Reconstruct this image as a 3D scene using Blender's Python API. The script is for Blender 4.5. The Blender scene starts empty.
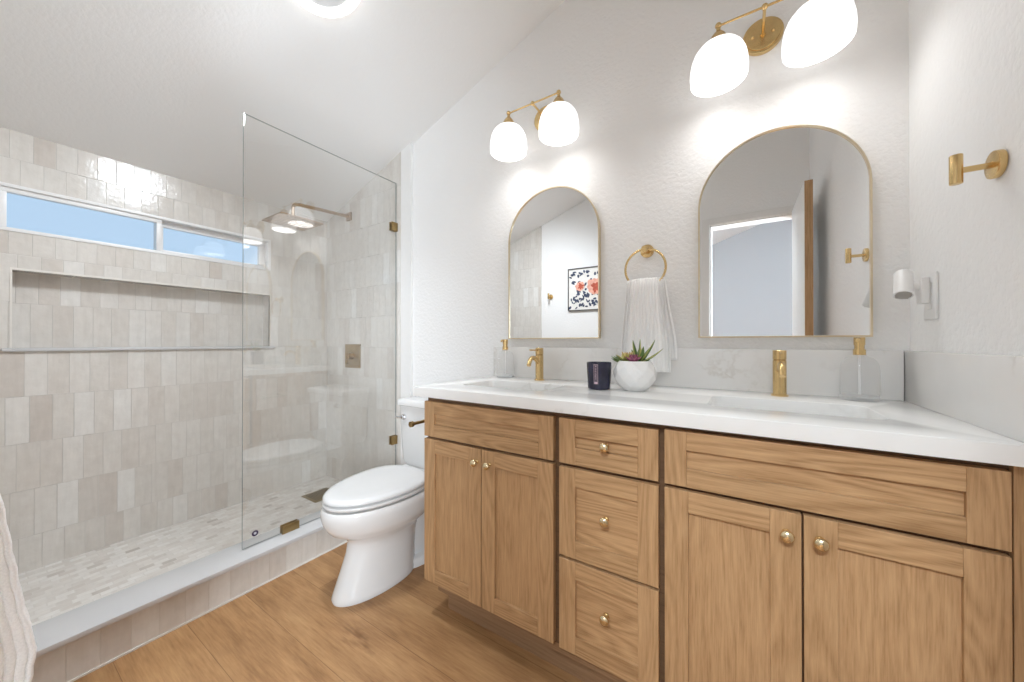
import bpy, bmesh, math, random
from mathutils import Vector, Matrix, noise
random.seed(7)
SC = bpy.context.scene
COL = SC.collection
PI = math.pi

# ------------------------------------------------------------------ camera, sky, light, exposure
SC.view_settings.view_transform = 'Standard'
SC.view_settings.look = 'None'
SC.view_settings.exposure = 0.20
SC.view_settings.gamma = 1.0
SC.view_settings.use_curve_mapping = False
SC.cycles.max_bounces = 16
SC.cycles.diffuse_bounces = 10
SC.cycles.transparent_max_bounces = 24
cam_d = bpy.data.cameras.new('camera')
cam_d.sensor_width = 36.0
cam_d.lens = 355.03 / 1024 * 36.0
cam_d.clip_start = 0.02
cam = bpy.data.objects.new('camera', cam_d)
COL.objects.link(cam)
cam.location = (0.0, -1.5434, 1.0746)
cam.rotation_euler = (PI / 2 + 0.0041, 0.0, 0.5707)
SC.camera = cam

world = bpy.data.worlds.new('sky')
SC.world = world
world.use_nodes = True
wn = world.node_tree
wn.nodes['Background'].inputs[0].default_value = (0.55, 0.76, 1.0, 1)
wn.nodes['Background'].inputs[1].default_value = 0.84


def lamp(name, kind, loc, power, color=(1, 1, 1), size=0.1, rot=(0, 0, 0), shape=None, size_y=None):
    d = bpy.data.lights.new(name, kind)
    d.energy = power
    d.color = color
    if kind == 'AREA':
        d.shape = shape or 'DISK'
        d.size = size
        if size_y:
            d.size_y = size_y
    elif kind in ('POINT', 'SPOT'):
        d.shadow_soft_size = size
    o = bpy.data.objects.new(name, d)
    o.location = loc
    o.rotation_euler = rot
    COL.objects.link(o)
    return o


SLOPE = 0.351
CEIL_A = math.atan(SLOPE)


def ceil_z(x):
    return 2.0 + SLOPE * (x + 2.667)


HALL_POWER, CEIL_POWER, BULB_POWER = 70.0, 31.5, 2.3
lamp('hall_fill_upper', 'AREA', (.1, -3.1, 2.80), HALL_POWER, (.88, .98, 1.06), .6, Vector((0, .6, -.8)).to_track_quat('-Z', 'Y').to_euler())  # added fill, hidden above the door header, brightens the cabinet fronts
lamp('hall_fill_side', 'AREA', (1.55, -2.95, 1.35), HALL_POWER * 2.4, (.86, .97, 1.07), 1.1, Vector((-.8, .62, 0)).to_track_quat('-Z', 'Y').to_euler())  # added side fill without any window, brightens toilet, curb and left doors
LX, LY = -1.325, -0.812
cl_lamp = lamp('ceiling_light_lamp', 'SPOT', (LX, LY, ceil_z(LX) - .13), CEIL_POWER * 2.4, (.94, 1.01, 1.08), 0.15,
               Vector((-.40, -.42, -1)).to_track_quat('-Z', 'Y').to_euler())
cl_lamp.data.spot_size = math.radians(142)
cl_lamp.data.spot_blend = 1.0
lamp('ceiling_light_glow', 'POINT', (LX, LY, ceil_z(LX) - .11), CEIL_POWER * .012, (.94, 1.01, 1.08), 0.09)

# ------------------------------------------------------------------ materials


def new_mat(name):
    m = bpy.data.materials.new(name)
    m.use_nodes = True
    nt = m.node_tree
    return m, nt, nt.nodes['Principled BSDF']


def N(nt, t, **kw):
    n = nt.nodes.new(t)
    for k, v in kw.items():
        if isinstance(k, str) and k.startswith('i_'):
            n.inputs[k[2:].replace('_', ' ')].default_value = v
        else:
            setattr(n, k, v)
    return n


def mth(nt, op, a, b=None, c=None):
    n = nt.nodes.new('ShaderNodeMath')
    n.operation = op
    for i, v in enumerate((a, b, c)):
        if v is None:
            continue
        if isinstance(v, (int, float)):
            n.inputs[i].default_value = v
        else:
            nt.links.new(v, n.inputs[i])
    return n.outputs[0]


def mixc(nt, fac, a, b, mode='MIX'):
    n = nt.nodes.new('ShaderNodeMix')
    n.data_type = 'RGBA'
    n.blend_type = mode
    for sock, v in ((n.inputs[0], fac), (n.inputs[6], a), (n.inputs[7], b)):
        if isinstance(v, (int, float)):
            sock.default_value = v
        elif isinstance(v, tuple):
            sock.default_value = (*v[:3], 1)
        else:
            nt.links.new(v, sock)
    return n.outputs[2]


def ramp(nt, fac, stops):
    n = nt.nodes.new('ShaderNodeValToRGB')
    cr = n.color_ramp
    while len(cr.elements) < len(stops):
        cr.elements.new(0.5)
    for e, (p, c) in zip(cr.elements, stops):
        e.position = p
        e.color = (*c[:3], 1)
    nt.links.new(fac, n.inputs[0])
    return n.outputs[0]


def bump(nt, height, strength, dist, bsdf):
    b = nt.nodes.new('ShaderNodeBump')
    b.inputs['Strength'].default_value = strength
    b.inputs['Distance'].default_value = dist
    nt.links.new(height, b.inputs['Height'])
    nt.links.new(b.outputs[0], bsdf.inputs['Normal'])


def noisefac(nt, vec, scale, detail=2, rough=.5):
    n = N(nt, 'ShaderNodeTexNoise')
    n.inputs['Scale'].default_value = scale
    n.inputs['Detail'].default_value = detail
    n.inputs['Roughness'].default_value = rough
    if vec is not None:
        nt.links.new(vec, n.inputs['Vector'])
    return n.outputs[0]


def simple(name, col, rough=.5, metal=0, spec=.5, coat=0, noise_scale=None, noise_amt=.05):
    m, nt, b = new_mat(name)
    b.inputs['Base Color'].default_value = (*col, 1)
    b.inputs['Roughness'].default_value = rough
    b.inputs['Metallic'].default_value = metal
    b.inputs['Specular IOR Level'].default_value = spec
    b.inputs['Coat Weight'].default_value = coat
    tc = N(nt, 'ShaderNodeTexCoord')
    f = noisefac(nt, tc.outputs['Object'], noise_scale or 40, 3)
    lo = tuple(c * (1 - noise_amt) for c in col)
    hi = tuple(min(1, c * (1 + noise_amt)) for c in col)
    nt.links.new(ramp(nt, f, [(.3, lo), (.7, hi)]), b.inputs['Base Color'])
    return m


def paint(name, col, bump_amt=.30, scale=62):
    m, nt, b = new_mat(name)
    b.inputs['Base Color'].default_value = (*col, 1)
    b.inputs['Roughness'].default_value = .55
    b.inputs['Specular IOR Level'].default_value = .25
    tc = N(nt, 'ShaderNodeTexCoord')
    f = noisefac(nt, tc.outputs['Object'], scale, 3, .55)
    f2 = mth(nt, 'SMOOTH_MIN', f, .62, .15)
    bump(nt, f2, bump_amt, .012, b)
    return m


def tile(name, w, h, v0, cols, grout, rough, tilt, stagger, gw=.0016, u0=0., wave=.4, streak=.5):
    """Hand-made tiles laid in rows; UV is in metres."""
    m, nt, b = new_mat(name)
    uv = N(nt, 'ShaderNodeUVMap', uv_map='UVMap')
    sp = N(nt, 'ShaderNodeSeparateXYZ')
    nt.links.new(uv.outputs[0], sp.inputs[0])
    rv = mth(nt, 'DIVIDE', mth(nt, 'SUBTRACT', sp.outputs[1], v0), h)
    row = mth(nt, 'FLOOR', rv)
    wr = N(nt, 'ShaderNodeTexWhiteNoise', noise_dimensions='1D')
    nt.links.new(row, wr.inputs['W'])
    off = mth(nt, 'ADD', mth(nt, 'MULTIPLY', mth(nt, 'MODULO', row, 2.), .5), mth(nt, 'MULTIPLY', wr.outputs[0], stagger))
    ru = mth(nt, 'ADD', mth(nt, 'DIVIDE', mth(nt, 'SUBTRACT', sp.outputs[0], u0), w), off)
    col = mth(nt, 'FLOOR', ru)
    fu = mth(nt, 'SUBTRACT', mth(nt, 'SUBTRACT', ru, col), .5)
    fv = mth(nt, 'SUBTRACT', mth(nt, 'SUBTRACT', rv, row), .5)
    du = mth(nt, 'MULTIPLY', mth(nt, 'SUBTRACT', .5, mth(nt, 'ABSOLUTE', fu)), w)
    dv = mth(nt, 'MULTIPLY', mth(nt, 'SUBTRACT', .5, mth(nt, 'ABSOLUTE', fv)), h)
    d = mth(nt, 'MINIMUM', du, dv)
    mr = N(nt, 'ShaderNodeMapRange', interpolation_type='SMOOTHSTEP')
    mr.inputs['From Min'].default_value = gw * .35
    mr.inputs['From Max'].default_value = gw
    nt.links.new(d, mr.inputs['Value'])
    mask = mr.outputs[0]
    cb = N(nt, 'ShaderNodeCombineXYZ')
    nt.links.new(col, cb.inputs[0])
    nt.links.new(row, cb.inputs[1])
    wn_ = N(nt, 'ShaderNodeTexWhiteNoise', noise_dimensions='2D')
    nt.links.new(cb.outputs[0], wn_.inputs['Vector'])
    rs = N(nt, 'ShaderNodeSeparateColor')
    nt.links.new(wn_.outputs['Color'], rs.inputs[0])
    base = ramp(nt, wn_.outputs['Value'], cols)
    # glaze clouds and streaks inside every tile
    ad = N(nt, 'ShaderNodeVectorMath', operation='MULTIPLY_ADD')
    nt.links.new(wn_.outputs['Color'], ad.inputs[0])
    ad.inputs[1].default_value = (7, 7, 7)
    nt.links.new(uv.outputs[0], ad.inputs[2])
    mp = N(nt, 'ShaderNodeMapping')
    mp.inputs['Scale'].default_value = (60, 9, 1)
    nt.links.new(ad.outputs[0], mp.inputs[0])
    st = noisefac(nt, mp.outputs[0], 1.0, 3, .6)
    cl = noisefac(nt, ad.outputs[0], 22, 3, .6)
    v = mth(nt, 'ADD', mth(nt, 'MULTIPLY', st, streak), mth(nt, 'MULTIPLY', cl, 1 - streak))
    shade = ramp(nt, v, [(.3, (.90, .89, .88)), (.7, (1.05, 1.05, 1.05))])
    base = mixc(nt, 1., base, shade, 'MULTIPLY')
    nt.links.new(mixc(nt, mask, grout, base), b.inputs['Base Color'])
    b.inputs['Roughness'].default_value = rough
    nt.links.new(mth(nt, 'SUBTRACT', .6, mth(nt, 'MULTIPLY', mask, .6 - rough)), b.inputs['Roughness'])
    t = mth(nt, 'ADD', mth(nt, 'MULTIPLY', mth(nt, 'MULTIPLY', fu, w), mth(nt, 'SUBTRACT', rs.outputs[0], .5)),
            mth(nt, 'MULTIPLY', mth(nt, 'MULTIPLY', fv, h), mth(nt, 'MULTIPLY', mth(nt, 'SUBTRACT', rs.outputs[1], .5), .5)))
    hgt = mth(nt, 'ADD', mth(nt, 'MULTIPLY', t, tilt), mth(nt, 'MULTIPLY', cl, .0014 * wave))
    hgt = mth(nt, 'ADD', hgt, mth(nt, 'MULTIPLY', mask, .0006))
    bump(nt, hgt, 1.0, 1.0, b)
    return m


def oak(name, axis, dark=(.305, .172, .078), light=(.545, .348, .185), rough=.48, cathedral=.35):
    m, nt, b = new_mat(name)
    tc = N(nt, 'ShaderNodeTexCoord')
    geo = N(nt, 'ShaderNodeNewGeometry')
    sc = N(nt, 'ShaderNodeVectorMath', operation='SCALE')
    sc.inputs[0].default_value = (3.1, 5.7, 4.3)
    nt.links.new(geo.outputs['Random Per Island'], sc.inputs['Scale'])
    ad = N(nt, 'ShaderNodeVectorMath', operation='ADD')
    nt.links.new(tc.outputs['Object'], ad.inputs[0])
    nt.links.new(sc.outputs[0], ad.inputs[1])
    mp = N(nt, 'ShaderNodeMapping')
    mp.inputs['Scale'].default_value = tuple(.045 if i == axis else 1. for i in range(3))
    nt.links.new(ad.outputs[0], mp.inputs[0])
    mp2 = N(nt, 'ShaderNodeMapping')
    mp2.inputs['Scale'].default_value = tuple(.13 if i == axis else 1. for i in range(3))
    nt.links.new(ad.outputs[0], mp2.inputs[0])
    pores = noisefac(nt, mp.outputs[0], 330, 3, .7)
    bands = noisefac(nt, mp.outputs[0], 125, 3, .65)
    big = noisefac(nt, mp2.outputs[0], 9, 1.5, .5)
    # growth rings: contour lines of a stretched noise
    rg = mth(nt, 'FRACT', mth(nt, 'MULTIPLY', big, 17.))
    rg = mth(nt, 'ABSOLUTE', mth(nt, 'SUBTRACT', rg, .5))
    rg = mth(nt, 'MULTIPLY', rg, 2.)
    v = mth(nt, 'ADD', mth(nt, 'MULTIPLY', pores, .45), mth(nt, 'MULTIPLY', bands, .55 - cathedral * .5))
    v = mth(nt, 'ADD', v, mth(nt, 'MULTIPLY', rg, cathedral * .5))
    base = ramp(nt, v, [(.30, dark), (.49, tuple((a + c) / 2 * 1.04 for a, c in zip(dark, light))), (.69, light)])
    tone = ramp(nt, geo.outputs['Random Per Island'], [(0, (.93, .92, .90)), (1, (1.05, 1.04, 1.03))])
    base = mixc(nt, 1., base, tone, 'MULTIPLY')
    nt.links.new(base, b.inputs['Base Color'])
    b.inputs['Roughness'].default_value = rough
    b.inputs['Specular IOR Level'].default_value = .35
    bump(nt, pores, .12, .002, b)
    return m


def plank_floor(name):
    m, nt, b = new_mat(name)
    uv = N(nt, 'ShaderNodeUVMap', uv_map='UVMap')
    sp = N(nt, 'ShaderNodeSeparateXYZ')
    nt.links.new(uv.outputs[0], sp.inputs[0])
    W, Lg = .19, 1.5
    rv = mth(nt, 'DIVIDE', mth(nt, 'ADD', sp.outputs[1], .12), W)
    row = mth(nt, 'FLOOR', rv)
    wr = N(nt, 'ShaderNodeTexWhiteNoise', noise_dimensions='1D')
    nt.links.new(row, wr.inputs['W'])
    ru = mth(nt, 'ADD', mth(nt, 'DIVIDE', sp.outputs[0], Lg), wr.outputs[0])
    col = mth(nt, 'FLOOR', ru)
    fu = mth(nt, 'ABSOLUTE', mth(nt, 'SUBTRACT', mth(nt, 'SUBTRACT', ru, col), .5))
    fv = mth(nt, 'ABSOLUTE', mth(nt, 'SUBTRACT', mth(nt, 'SUBTRACT', rv, row), .5))
    d = mth(nt, 'MINIMUM', mth(nt, 'MULTIPLY', mth(nt, 'SUBTRACT', .5, fu), Lg), mth(nt, 'MULTIPLY', mth(nt, 'SUBTRACT', .5, fv), W))
    mr = N(nt, 'ShaderNodeMapRange')
    mr.inputs['From Min'].default_value = .0003
    mr.inputs['From Max'].default_value = .0014
    nt.links.new(d, mr.inputs['Value'])
    cb = N(nt, 'ShaderNodeCombineXYZ')
    nt.links.new(col, cb.inputs[0])
    nt.links.new(row, cb.inputs[1])
    wn_ = N(nt, 'ShaderNodeTexWhiteNoise', noise_dimensions='2D')
    nt.links.new(cb.outputs[0], wn_.inputs['Vector'])
    ad = N(nt, 'ShaderNodeVectorMath', operation='MULTIPLY_ADD')
    nt.links.new(wn_.outputs['Color'], ad.inputs[0])
    ad.inputs[1].default_value = (9, 9, 9)
    nt.links.new(uv.outputs[0], ad.inputs[2])
    mp = N(nt, 'ShaderNodeMapping')
    mp.inputs['Scale'].default_value = (.07, 1, 1)
    nt.links.new(ad.outputs[0], mp.inputs[0])
    mp2 = N(nt, 'ShaderNodeMapping')
    mp2.inputs['Scale'].default_value = (.22, 1, 1)
    nt.links.new(ad.outputs[0], mp2.inputs[0])
    fine = noisefac(nt, mp.outputs[0], 160, 4, .65)
    mid = noisefac(nt, mp2.outputs[0], 14, 3, .6)
    v = mth(nt, 'ADD', mth(nt, 'MULTIPLY', fine, .4), mth(nt, 'MULTIPLY', mid, .6))
    base = ramp(nt, v, [(.29, (.225, .112, .045)), (.5, (.385, .212, .094)), (.69, (.51, .305, .142))])
    tone = ramp(nt, wn_.outputs['Value'], [(0, (.84, .82, .80)), (1, (1.12, 1.12, 1.12))])
    base = mixc(nt, 1., base, tone, 'MULTIPLY')
    # knots and dark figure
    mp3 = N(nt, 'ShaderNodeMapping')
    mp3.inputs['Scale'].default_value = (.35, 1, 1)
    nt.links.new(ad.outputs[0], mp3.inputs[0])
    kn = noisefac(nt, mp3.outputs[0], 7.5, 4, .6)
    km = ramp(nt, kn, [(.26, (.52, .44, .38)), (.37, (1, 1, 1))])
    base = mixc(nt, 1., base, km, 'MULTIPLY')
    seam = mixc(nt, 1., base, (.55, .52, .5), 'MULTIPLY')
    base = mixc(nt, mr.outputs[0], seam, base)
    nt.links.new(base, b.inputs['Base Color'])
    b.inputs['Roughness'].default_value = .42
    b.inputs['Specular IOR Level'].default_value = .35
    bump(nt, fine, .08, .002, b)
    return m


def quartz(name, base=(.78, .775, .76), vein=(.52, .50, .47), scale=2.2, rough=.16, gate0=.52):
    m, nt, b = new_mat(name)
    tc = N(nt, 'ShaderNodeTexCoord')
    n1 = noisefac(nt, tc.outputs['Object'], scale, 5, .6)
    a = mth(nt, 'ABSOLUTE', mth(nt, 'SUBTRACT', n1, .5))
    v = ramp(nt, a, [(0, (1, 1, 1)), (.018, (.15, .15, .15)), (.06, (0, 0, 0))])
    n2 = noisefac(nt, tc.outputs['Object'], scale * 1.3, 2)
    gate = ramp(nt, n2, [(gate0, (0, 0, 0)), (gate0 + .2, (.5, .5, .5))])
    f = mixc(nt, 1., v, gate, 'MULTIPLY')
    cl = noisefac(nt, tc.outputs['Object'], 6, 4)
    bc = ramp(nt, cl, [(.3, tuple(c * .95 for c in base)), (.7, base)])
    n = nt.nodes.new('ShaderNodeMix')
    n.data_type = 'RGBA'
    nt.links.new(f, n.inputs[0])
    nt.links.new(bc, n.inputs[6])
    n.inputs[7].default_value = (*vein, 1)
    nt.links.new(n.outputs[2], b.inputs['Base Color'])
    b.inputs['Roughness'].default_value = rough
    return m


def thin_glass(name, tint=(.985, .992, .988), ior=1.5, rough=0.0):
    m, nt, b = new_mat(name)
    nt.nodes.remove(b)
    tr = N(nt, 'ShaderNodeBsdfTransparent')
    tr.inputs[0].default_value = (*tint, 1)
    gl = N(nt, 'ShaderNodeBsdfGlossy')
    gl.inputs['Color'].default_value = (1, 1, 1, 1)
    gl.inputs['Roughness'].default_value = rough
    geo = N(nt, 'ShaderNodeNewGeometry')
    fr = N(nt, 'ShaderNodeFresnel')
    nt.links.new(mth(nt, 'ADD', ior, mth(nt, 'MULTIPLY', geo.outputs['Backfacing'], 1 / ior - ior)), fr.inputs[0])
    mx = N(nt, 'ShaderNodeMixShader')
    nt.links.new(fr.outputs[0], mx.inputs[0])
    nt.links.new(tr.outputs[0], mx.inputs[1])
    nt.links.new(gl.outputs[0], mx.inputs[2])
    nt.links.new(mx.outputs[0], nt.nodes['Material Output'].inputs[0])
    return m


def emitter(name, col, strength, base=(.9, .9, .9), rough=.35):
    m, nt, b = new_mat(name)
    b.inputs['Base Color'].default_value = (*base, 1)
    b.inputs['Roughness'].default_value = rough
    b.inputs['Emission Color'].default_value = (*col, 1)
    b.inputs['Emission Strength'].default_value = strength
    return m


M = {}
M['wall'] = paint('painted_wall', (.86, .86, .856))
M['ceiling'] = paint('painted_ceiling', (.87, .87, .867), .10, 70)
M['hall_wall'] = paint('hall_wall_paint', (.44, .455, .475), .08)
M['trim'] = simple('white_trim_paint', (.80, .795, .785), .4, noise_amt=.01)
ZEL = [(0, (.61, .565, .52)), (.10, (.665, .632, .59)), (.5, (.69, .665, .626)), (.88, (.715, .692, .656)), (1, (.765, .755, .73))]
M['zellige'] = tile('glazed_clay_tile', .063, .208, .0037, ZEL, (.58, .555, .52), .15, .03, .35, wave=1.0)
MOS = [(0, (.47, .43, .385)), (.05, (.66, .62, .575)), (.5, (.74, .71, .67)), (1, (.80, .78, .75))]
M['mosaic'] = tile('stone_mosaic', .050, .030, 0, MOS, (.70, .67, .63), .35, .0, .25, gw=.0022, wave=.3, streak=.2)
M['curbtile'] = tile('curb_tile', .0715, .2, -.06, ZEL, (.58, .55, .50), .2, .03, .0)
M['quartz'] = quartz('white_quartz', (.84, .835, .82))
M['quartz_splash'] = quartz('veined_splash_quartz', (.80, .795, .78), (.40, .36, .30), 3.0, .18, .47)
M['curbstone'] = quartz('curb_quartz', (.60, .60, .605), (.5, .5, .5), 1.5, .22)
M['oak_v'] = oak('oak_upright_grain', 2, cathedral=.10)
M['oak_h'] = oak('oak_level_grain', 0, cathedral=.42)
M['oak_stile'] = oak('oak_stile_grain', 2, cathedral=.30)
M['oak_gap_shade'] = oak('oak_shaded_frame', 0, (.10, .055, .03), (.17, .10, .055), .5, .2)  # oak darkened so the gaps between the fronts read as shadow
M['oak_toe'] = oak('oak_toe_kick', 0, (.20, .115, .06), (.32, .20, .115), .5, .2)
M['planks'] = plank_floor('plank_floor')
M['brass'] = simple('brushed_brass', (.72, .52, .25), .27, 1.0, noise_scale=90, noise_amt=.04)
M['brass_pale'] = simple('pale_brass', (.78, .65, .42), .25, 1.0, noise_amt=.02)
M['brass_mirror'] = simple('satin_brass_frame', (.76, .65, .47), .3, 1.0, noise_amt=.02)
M['bronze'] = simple('aged_brass', (.38, .265, .12), .33, 1.0, noise_amt=.05)
M['bronze_pink'] = simple('brushed_bronze', (.50, .38, .28), .3, 1.0, noise_amt=.05)
M['chrome'] = simple('chrome', (.75, .76, .78), .12, 1.0, noise_amt=.01)
M['porcelain'] = simple('glazed_porcelain', (.73, .728, .722), .1, noise_amt=.008, noise_scale=4)
M['seat'] = simple('toilet_seat_plastic', (.70, .70, .697), .22, noise_amt=.008)
M['basin'] = simple('sink_porcelain', (.82, .82, .81), .12, noise_amt=.008)
M['glass'] = thin_glass('shower_glass', (.995, .998, .996), 1.9)
M['glass_edge'] = simple('glass_edge', (.27, .30, .29), .2, noise_amt=.1)
def milky(name, amount):
    m = thin_glass(name, (.99, .99, .99), 1.4)
    nt = m.node_tree
    out = nt.nodes['Material Output']
    src = out.inputs[0].links[0].from_socket
    df_ = N(nt, 'ShaderNodeBsdfDiffuse')
    df_.inputs[0].default_value = (.85, .86, .86, 1)
    tl_ = N(nt, 'ShaderNodeBsdfTranslucent')
    tl_.inputs[0].default_value = (.85, .86, .86, 1)
    ad_ = N(nt, 'ShaderNodeMixShader')
    nt.links.new(df_.outputs[0], ad_.inputs[1])
    nt.links.new(tl_.outputs[0], ad_.inputs[2])
    mx = N(nt, 'ShaderNodeMixShader')
    mx.inputs[0].default_value = amount
    nt.links.new(src, mx.inputs[1])
    nt.links.new(ad_.outputs[0], mx.inputs[2])
    nt.links.new(mx.outputs[0], out.inputs[0])
    return m


M['bottle_base'] = milky('thick_glass_base', .45)
M['bottle'] = milky('bottle_glass', .15)
M['mirror'] = simple('mirror_silver', (.90, .905, .905), .0, 1.0, noise_amt=0)
M['vinyl'] = simple('white_vinyl', (.80, .80, .80), .35, noise_amt=.01)
M['pane'] = thin_glass('window_glass', (.97, .98, .985))
M['shade'] = emitter('lit_milk_glass', (1, .995, .985), 1.15, (.4, .4, .4))
M['shade_in'] = emitter('lit_milk_glass_inside', (1, .99, .98), 1.3)
M['bulb'] = emitter('lit_bulb', (1, .97, .93), 4.0)
M['led'] = emitter('lit_light_ring', (1, .99, .97), 3.0)
M['lightcore'] = simple('grey_light_cover', (.55, .55, .55), .4, noise_amt=.02)
M['white_plastic'] = simple('white_plastic', (.82, .82, .815), .3, noise_amt=.01)
M['grey_plastic'] = simple('grey_grille', (.45, .43, .40), .5, noise_amt=.1)
M['terry'] = simple('white_cotton', (.94, .937, .93), .95, spec=.1, noise_scale=400, noise_amt=.06)
M['candle_glass'] = simple('dark_navy_glass', (.022, .022, .045), .12, noise_amt=.3, noise_scale=25)
M['label_pink'] = simple('label_print', (.62, .46, .52), .5, noise_amt=.05)
M['label_ground'] = simple('label_ground', (.10, .075, .10), .5, noise_amt=.1)
M['wax'] = simple('dark_wax', (.10, .09, .11), .5, noise_amt=.1)
M['pot'] = quartz('glazed_white_pot', (.84, .835, .825), (.66, .65, .63), 14, .25)
M['soil'] = simple('potting_soil', (.06, .045, .03), .9, noise_scale=120, noise_amt=.4)


def leaf_mat(name, tip, mid, edge):
    m, nt, b = new_mat(name)
    uv = N(nt, 'ShaderNodeUVMap', uv_map='UVMap')
    sp = N(nt, 'ShaderNodeSeparateXYZ')
    nt.links.new(uv.outputs[0], sp.inputs[0])
    e = mth(nt, 'ABSOLUTE', mth(nt, 'SUBTRACT', sp.outputs[0], .5))
    c1 = ramp(nt, sp.outputs[1], [(0, mid), (.65, mid), (1, tip)])
    f = ramp(nt, e, [(.30, (0, 0, 0)), (.46, (1, 1, 1))])
    n = nt.nodes.new('ShaderNodeMix')
    n.data_type = 'RGBA'
    nt.links.new(f, n.inputs[0])
    nt.links.new(c1, n.inputs[6])
    n.inputs[7].default_value = (*edge, 1)
    nt.links.new(n.outputs[2], b.inputs['Base Color'])
    b.inputs['Roughness'].default_value = .4
    return m


M['leaf'] = leaf_mat('aloe_leaf', (.035, .085, .02), (.11, .20, .05), (.42, .42, .12))
M['leaf_yellow'] = leaf_mat('yellow_rosette_leaf', (.60, .30, .16), (.45, .48, .12), (.62, .55, .22))
M['leaf_purple'] = leaf_mat('purple_rosette_leaf', (.17, .04, .085), (.26, .06, .13), (.40, .16, .22))
M['leaf_dark'] = leaf_mat('dark_succulent_leaf', (.10, .16, .05), (.06, .11, .03), (.16, .22, .07))
M['frame_dark'] = simple('dark_picture_frame', (.05, .042, .036), .4, noise_amt=.2)
M['paper'] = simple('picture_paper', (.82, .80, .76), .6, noise_amt=.03)
M['flower_red'] = simple('print_rust_red', (.50, .09, .045), .6, noise_amt=.25)
M['flower_pink'] = simple('print_blush', (.78, .40, .30), .6, noise_amt=.15)
M['flower_navy'] = simple('print_navy', (.045, .06, .11), .6, noise_amt=.2)
M['sticker'] = simple('dark_violet_sticker', (.035, .02, .07), .4, noise_amt=.1)
M['sticker_white'] = simple('pale_sticker_print', (.6, .6, .65), .4, noise_amt=.1)
M['rubber'] = simple('black_gap', (.02, .02, .02), .6, noise_amt=.1)
M['caulk'] = simple('white_caulk', (.74, .71, .66), .5, noise_amt=.02)
M['drain'] = simple('drain_brass', (.36, .29, .17), .35, 1.0, noise_amt=.08)


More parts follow.
